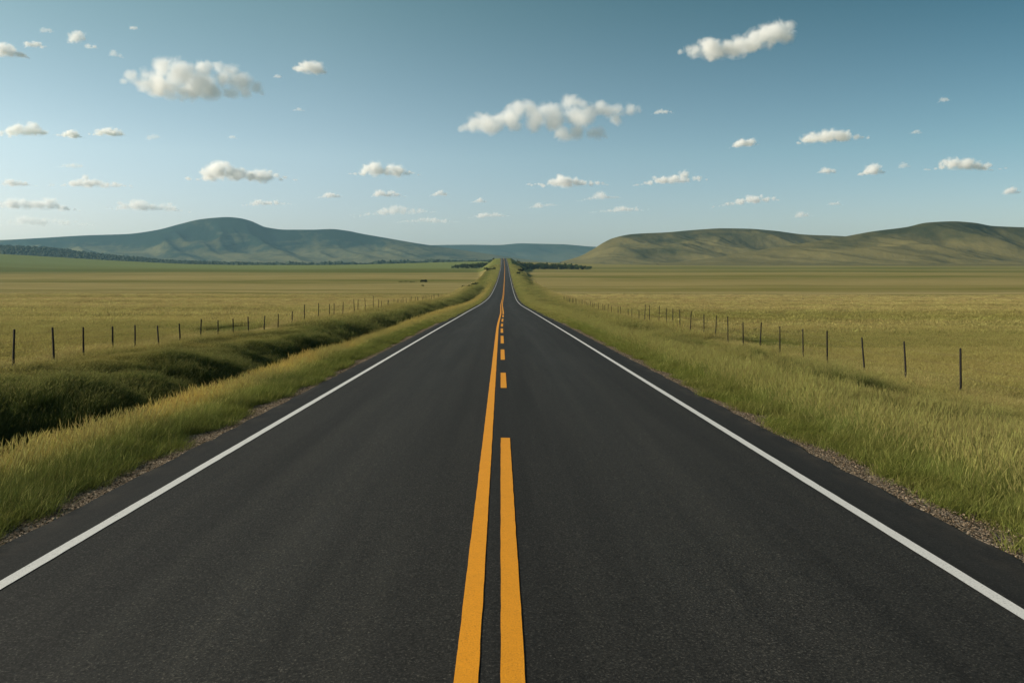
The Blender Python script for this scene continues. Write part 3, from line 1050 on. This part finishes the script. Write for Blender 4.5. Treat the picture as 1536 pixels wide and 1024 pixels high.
hill('right_hills', [(985, 396), (1060, 388), (1140, 375), (1210, 364), (1260, 356), (1310, 347), (1360, 340.5), (1390, 334), (1430, 332), (1460, 334), (1490, 339), (1536, 341), (1650, 346), (1800, 356), (2050, 380)],
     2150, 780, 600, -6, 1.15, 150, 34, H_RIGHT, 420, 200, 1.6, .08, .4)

# wooded ridge and far woods: tree masses nobody could count
WOODLEAF = mat_plain('far_wood_leaves', (.026, .040, .021), .35, .02, .95)


def wood(name, spots, label):
    import bmesh
    bm = bmesh.new(); bmesh.ops.create_icosphere(bm, subdivisions=1, radius=1)
    bv = np.array([v.co[:] for v in bm.verts]); bf = np.array([[v.index for v in f.verts] for f in bm.faces]); bm.free()
    V = []; Fq = []; k = 0
    for X, Y, z, w, h in spots:
        j = 1 + RNG.normal(0, .22, (len(bv), 1))
        V.append(bv * j * [w, w, h * .62] + [X, Y, z + h * .42]); Fq.append(bf + k); k += len(bv)
    o = link(name, mesh_from(name, np.concatenate(V), np.concatenate(Fq), False), WOODLEAF)
    tag(o, kind='stuff'); o['label'] = label
    return o


ridge_top = pchip([-500, -300, -150, 0, 65, 130, 195, 260, 325, 423, 470], [352, 358, 362, 368, 371, 379, 385.5, 390.5, 393, 395.5, 398])
YR = 2350


def ridge_z(X, Y):
    p = VPX + X * F_PX / YR
    top = (HORIZON - ridge_top(p)) * YR / F_PX + CAM_Z - 4.5
    t = np.clip(np.abs(Y - YR) / 380, 0, 1)
    return -5 + np.maximum(top + 5, 0) * (1 - t * t) ** 1.5


xr_ = np.linspace((-500 - VPX) * YR / F_PX, (475 - VPX) * YR / F_PX, 160)
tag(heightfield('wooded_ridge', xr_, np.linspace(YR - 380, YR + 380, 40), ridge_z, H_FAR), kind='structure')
sp = []
for _ in range(5200):
    X = RNG.uniform(xr_[0] + 100, xr_[-1]); Y = YR + RNG.uniform(-330, 60); h = RNG.uniform(4, 7.5)
    sp.append((X, Y, float(ridge_z(X, Y)), h * RNG.uniform(.5, .9), h))
wood('ridge_wood', sp, 'dark bluish wood covering the low ridge at left')
sp = []
for _ in range(1500):
    p = RNG.uniform(395, 742); u = (p - 395) / 347
    Y = RNG.uniform(2250, 2700)
    X = (p - VPX) * Y / F_PX
    big = .6 + .9 * float(fbm(p / 26, 1.0, 91, 3))
    ybase = 399.2 - 6.5 * sstep(.35, 1, u)
    h = RNG.uniform(7, 13) * big * (1 - .45 * float(sstep(.78, 1, u)))
    z = CAM_Z + (HORIZON - ybase) * Y / F_PX - 3
    z = min(z, 3) if u < .4 else z
    sp.append((X, Y, z, h * RNG.uniform(.5, 1.0), h))
for _ in range(160):
    p = RNG.uniform(762, 870); Y = RNG.uniform(2400, 2700); X = (p - VPX) * Y / F_PX; h = RNG.uniform(4, 7)
    sp.append((X, Y, -3, h * .9, h))
wood('distant_wood', sp, 'distant dark belt of trees at the foot of the left hills')

# ------------------------------------------------------------------ clouds: lumpy closed volumes at real height
CLOUDS = [  # px centre, py base, width px, height px, alt, density factor, tilt deg, label
    (287, 152, 207, 64, 1000, 1.0, 0, 'large white cumulus cloud high at left with grey middle'),
    (824, 213, 280, 68, 1000, 1.0, 0, 'largest white cloud with bumpy top above the road'),
    (1101, 91, 171, 44, 1000, .9, 0, 'long white cloud slanting up to the right in deep blue sky'),
    (16, 86, 66, 22, 1000, .8, 6, 'white cloud cut by the left photo edge near the top'),
    (53, 71, 38, 10, 1000, .5, 0, 'thin cloud puff just above right of the upper left edge cloud'),
    (117, 63, 30, 20, 1000, .6, -12, 'small upright puff left of and above the large left cloud'),
    (70, 49, 26, 9, 1000, .25, 0, 'faint topmost wisp near the upper left corner'),
    (137, 73, 20, 7, 1000, .3, 0, 'tiny wisp just below the small upright puff'),
    (174, 86, 24, 10, 1000, .25, 8, 'faint wisp directly above left end of the large left cloud'),
    (201, 45, 16, 7, 1000, .3, 0, 'tiny faint wisp high above the large left cloud'),
    (466, 109, 54, 22, 1000, .7, 3, 'small white puff right of the large left cloud'),
    (417, 117, 16, 6, 1000, .3, 0, 'tiny wisp between the large left cloud and small white puff'),
    (36, 203, 76, 22, 1000, .8, -2, 'white cloud at left edge level with the two flat small clouds'),
    (104, 206, 46, 11, 1000, .7, 4, 'flat small cloud middle of three at left'),
    (163, 204, 56, 15, 1000, .8, 0, 'domed small cloud rightmost of three at left'),
    (230, 209, 28, 8, 1000, .2, -8, 'faint wisp right of the domed small cloud'),
    (349, 208, 16, 6, 1000, .25, 4, 'tiny faint wisp below the large left cloud'),
    (447, 167, 24, 6, 1000, .2, 0, 'faint sliver below the small white puff'),
    (107, 252, 48, 9, 1000, .25, 0, 'pale flat wisp above the long flat cloud at left'),
    (360, 270, 165, 25, 1000, .9, 0, 'long flat white cloud above the left hill peak'),
    (24, 279, 58, 11, 1000, .5, 0, 'pale flat cloud at left edge beside the long thin one'),
    (138, 280, 126, 14, 1000, .6, 0, 'long thin white cloud low at left'),
    (56, 314, 118, 20, 1000, .7, 2, 'broad pale cloud low at the left edge'),
    (220, 316, 122, 17, 1000, .5, 2, 'faint broad cloud just left above the hill peak'),
    (402, 308, 78, 10, 1000, .5, -2, 'thin pale streak cloud right of the left hill peak'),
    (494, 297, 42, 9, 1000, .5, -3, 'small flat cloud between the streak cloud and hill shoulder'),
    (578, 263, 103, 22, 1000, .85, 0, 'white flat based cloud with a central dome left of the road'),
    (583, 295, 56, 11, 1000, .6, 0, 'small flat cloud directly below the domed one'),
    (658, 294, 30, 9, 1000, .6, -3, 'tiny puff left of the road at low level'),
    (718, 304, 28, 7, 1000, .5, -2, 'tiny flat cloud just left above the road end'),
    (995, 171, 38, 7, 1000, .3, -3, 'thin wisp off the right end of the largest cloud'),
    (850, 279, 126, 18, 1000, .8, -1, 'long low white cloud right above the road end'),
    (1004, 275, 110, 16, 1000, .7, -4, 'long flat cloud above left end of right hills'),
    (898, 300, 70, 11, 1000, .35, -4, 'faint flat cloud under the long low white one'),
    (926, 318, 86, 9, 1000, .4, -2, 'grey thin cloud low over left end of right hills'),
    (815, 311, 56, 8, 1000, .25, -6, 'very faint streak above the gap between hills'),
    (1117, 220, 46, 14, 1000, .75, -6, 'small white cloud left of the smooth lens cloud'),
    (1250, 212, 112, 22, 1000, .85, -4, 'smooth white cloud with pointed left tail at right'),
    (1417, 153, 22, 8, 1000, .25, -10, 'faint lone wisp high at far right'),
    (1373, 201, 20, 6, 1000, .25, 0, 'faint wisp right of the smooth white cloud'),
    (1240, 260, 32, 11, 1000, .6, 0, 'small oval cloud leftmost of the low right group'),
    (1308, 262, 46, 15, 1000, .7, -5, 'small tilted cloud between oval cloud and long right cloud'),
    (1356, 252, 22, 9, 1000, .25, -8, 'faint puff beside the small tilted cloud'),
    (1448, 255, 112, 18, 1000, .7, 0, 'long bumpy cloud nearest the right edge'),
    (1518, 291, 28, 12, 1000, .6, -4, 'small puff low at the right edge above the hill'),
    (1120, 306, 106, 14, 1000, .65, -6, 'long slanting cloud just above right hills'),
    (1253, 308, 28, 7, 1000, .35, 0, 'small faint cloud above saddle of right hills'),
    (1203, 326, 36, 9, 1000, .3, -6, 'faint slanting wisp just over the right hill top'),
    (590, 322, 130, 13, 1000, .40, -3, 'very pale long haze cloud low left of the road'),
    (735, 326, 66, 9, 1000, .40, -2, 'pale low streak directly above the road end'),
    (60, 338, 160, 14, 1000, .40, 0, 'pale low cloud streak above the left ridge line'),
    (640, 334, 100, 9, 1000, .35, 0, 'lowest pale streak above dip left of the road'),
]
import bmesh
_bm = bmesh.new(); bmesh.ops.create_icosphere(_bm, subdivisions=2, radius=1)
ICO_V = np.array([v.co[:] for v in _bm.verts]); ICO_F = np.array([[v.index for v in f.verts] for f in _bm.faces]); _bm.free()
def lay(pts, x0, base, w):
    return [((x - x0) / w, (base - y) / w, 1.22 * r / w) for x, y, r in pts]


HAND = {   # billows of the three big clouds
    0: lay([(562, 368, 16), (595, 350, 30), (640, 332, 30), (690, 332, 35), (740, 312, 40), (785, 302, 40), (820, 292, 30), (850, 315, 35), (890, 312, 30), (930, 315, 35), (970, 302, 28),
            (1010, 310, 28), (1050, 315, 25), (1000, 345, 40), (1060, 360, 40), (1110, 370, 35), (1150, 395, 25), (1168, 414, 14), (1100, 410, 28), (1030, 410, 30), (960, 410, 35), (930, 438, 20),
            (880, 415, 40), (820, 410, 35), (760, 390, 45), (700, 380, 45), (640, 370, 35), (720, 412, 22), (830, 350, 60), (900, 360, 55)], 860, 455, 620),
    1: lay([(535, 275, 14), (560, 270, 22), (600, 265, 35), (640, 245, 38), (625, 225, 20), (680, 270, 40), (720, 240, 40), (760, 225, 45), (800, 200, 40), (850, 195, 40), (880, 215, 40), (920, 190, 35),
            (960, 190, 40), (1010, 170, 38), (1055, 155, 33), (1085, 175, 30), (1110, 205, 38), (1160, 190, 30), (1200, 200, 35), (1250, 195, 32), (1300, 190, 27), (1335, 190, 20), (1240, 230, 32), (1060, 230, 55),
            (960, 240, 45), (860, 250, 42), (780, 260, 32), (1000, 290, 36), (1060, 295, 38), (1120, 305, 30), (1160, 300, 28), (1190, 310, 15)], 935, 338, 840),
    2: lay([(60, 226, 12), (90, 222, 20), (130, 215, 28), (175, 212, 42), (205, 196, 32), (225, 226, 36), (265, 205, 38), (300, 205, 36), (335, 195, 38), (375, 180, 40), (415, 165, 42), (445, 145, 44), (465, 128, 34),
            (495, 145, 38), (515, 125, 26), (505, 165, 24), (440, 182, 30), (380, 200, 26), (300, 224, 26), (200, 238, 26)], 290, 262, 490),
}


def cloud_lobes(i, w, h, r):
    if i in HAND:
        out = []
        for x, z, q in HAND[i]:
            out.append((x * w, r.normal(0, .035) * w, z * w, q * w, q * w * .95))
            if q > .06:
                sgn = r.choice((-1, 1))
                out.append((x * w + r.normal(0, .015) * w, sgn * r.uniform(.6, 1.1) * q * w, z * w * r.uniform(.8, 1.0), q * w * .8, q * w * .75))
        return out
    n = int(7 + 9 * min(3.2, w / max(h, 1) / 3.0)); out = []
    pk = r.uniform(-.28, .12); pk2 = pk + r.uniform(.25, .4)
    for k in range(n):
        x = -.50 + 1.0 * (k + r.uniform(.1, .9)) / n
        e = max(.34, (1 - abs(2 * x) ** 2.4)) * (.52 + .48 * max(math.exp(-((x - pk) / .16) ** 2), .75 * math.exp(-((x - pk2) / .10) ** 2))) * r.uniform(.65, 1.2)
        rz = h * .5 * e; rx = max(rz * r.uniform(1.0, 1.6), w / n * .75)
        out.append((x * w, r.normal(0, .10) * w, rz * r.uniform(.75, 1.15), rx, rz))
        if e > .5 and r.uniform() < .6:
            out.append((x * w + r.normal(0, .04) * w, r.normal(0, .10) * w, h * e * r.uniform(.6, .9), rz * r.uniform(.5, .8), rz * r.uniform(.4, .6)))
    return out




def cloud(i, spec):
    px_, py_, wp, hp, alt, dens, tilt, label = spec
    Yc = (alt - CAM_Z) * F_PX / (HORIZON - py_)
    Yc = min(Yc, 17000)
    zb = CAM_Z + (HORIZON - py_) * Yc / F_PX
    X = (px_ - VPX) * Yc / F_PX
    w = wp * Yc / F_PX; h = hp * Yc / F_PX
    r = np.random.default_rng(1000 + i)
    V = []; Fq = []; k = 0
    lobes = cloud_lobes(i, w, h, r)
    for x, y, z, q, qz in lobes:
        V.append(ICO_V * [q * 1.32, q * 1.32, qz * 1.32] + [x, y, z]); Fq.append(ICO_F + k); k += len(ICO_V)
    me = mesh_from('cloud', np.concatenate(V), np.concatenate(Fq))
    o = link('cloud', me, None, None, (X, Yc, zb))
    o.rotation_euler = (0, rad(tilt), 0)
    tag(o, label, 'cloud', 'clouds in the blue sky')
    me.materials.append(mat_cloud('cloud_vapour_%02d' % i, dens ** 1.4 * 4.8 / h, lobes, h, i))
    rm = o.modifiers.new('fuse', 'REMESH'); rm.mode = 'VOXEL'; rm.voxel_size = max(h / 16, w / 110); rm.use_smooth_shade = True
    return o


for i, spec in enumerate(CLOUDS):
    cloud(i, spec)

# ------------------------------------------------------------------ haze: one closed box of thin air
HX, HY0, HY1, HZ0, HZ1 = 8700, -200, 9200, -30, 300
hv = [(x, y, z) for z in (HZ0, HZ1) for y in (HY0, HY1) for x in (-HX, HX)]
me = bpy.data.meshes.new('haze')
me.from_pydata(hv, [], [(0, 2, 3, 1), (4, 5, 7, 6), (0, 1, 5, 4), (2, 6, 7, 3), (0, 4, 6, 2), (1, 3, 7, 5)])
m, nt, out = new_mat('thin_haze'); n = N(nt)
v = n.node('ShaderNodeVolumePrincipled')
v.inputs['Color'].default_value = (.42, .76, .98, 1)
v.inputs['Density'].default_value = 5e-5
v.inputs['Anisotropy'].default_value = .2
n.link(v.outputs[0], out.inputs['Volume'])
o = link('haze', me, m); tag(o, kind='stuff')

# ------------------------------------------------------------------ sky and sun
w = bpy.data.worlds.new('World'); scene.world = w; w.use_nodes = True
n = N(w.node_tree)
bg = w.node_tree.nodes['Background']
sky = n.node('ShaderNodeTexSky', sky_type='NISHITA')
sky.sun_disc = False
sky.sun_elevation = rad(SUN_EL); sky.sun_rotation = rad(SUN_AZ)
sky.altitude = 0; sky.air_density = .7; sky.dust_density = 1.0; sky.ozone_density = 2.0
# the air is clearer and deeper blue away from the sun, milky low down
dx, dy, dz = n.sep(n.node('ShaderNodeTexCoord').outputs['Generated'])
fx = n.remap(dx, -.22, .55)
low = n.mix(fx, (1.16, 1.01, .96), (1.26, 1.11, .98))
midc = n.mix(fx, (1.42, 1.29, 1.01), (.86, .98, .79))
top = n.mix(fx, (.98, 1.10, .75), (.27, .57, .47))
tint = n.mix(n.remap(dz, .13, .31), n.mix(n.remap(dz, .03, .13), low, midc), top)
c = n.mix(1.0, sky.outputs[0], tint, 'MULTIPLY')
n.link(c, bg.inputs[0]); bg.inputs[1].default_value = .10

L = bpy.data.lights.new('sun', 'SUN'); L.energy = 5.0; L.angle = rad(.5); L.color = (1.0, .905, .76)
so = bpy.data.objects.new('sun', L); COL.objects.link(so)
d = Vector((math.sin(rad(SUN_AZ)) * math.cos(rad(SUN_EL)), math.cos(rad(SUN_AZ)) * math.cos(rad(SUN_EL)), math.sin(rad(SUN_EL))))
so.rotation_euler = (-d).to_track_quat('-Z', 'Y').to_euler()
so.location = d * 50

# ------------------------------------------------------------------ camera
cd = bpy.data.cameras.new('camera'); cam = bpy.data.objects.new('camera', cd); COL.objects.link(cam)
cam.location = (0, 0, CAM_Z); cam.rotation_euler = (rad(90), 0, 0)
cd.sensor_width = 36; cd.lens = 36 * F_PX / 1536
cd.shift_x = (768 - VPX) / 1536; cd.shift_y = -(512 - HORIZON) / 1536
cd.clip_start = .1; cd.clip_end = 40000
scene.camera = cam

# ------------------------------------------------------------------ render settings
vs = scene.view_settings
vs.view_transform = 'Standard'; vs.look = 'None'; vs.exposure = .40; vs.gamma = 1; vs.use_curve_mapping = False
cy = scene.cycles
cy.max_bounces = 18; cy.diffuse_bounces = 3; cy.glossy_bounces = 2; cy.transmission_bounces = 4; cy.volume_bounces = 24; cy.transparent_max_bounces = 8
cy.use_denoising = True
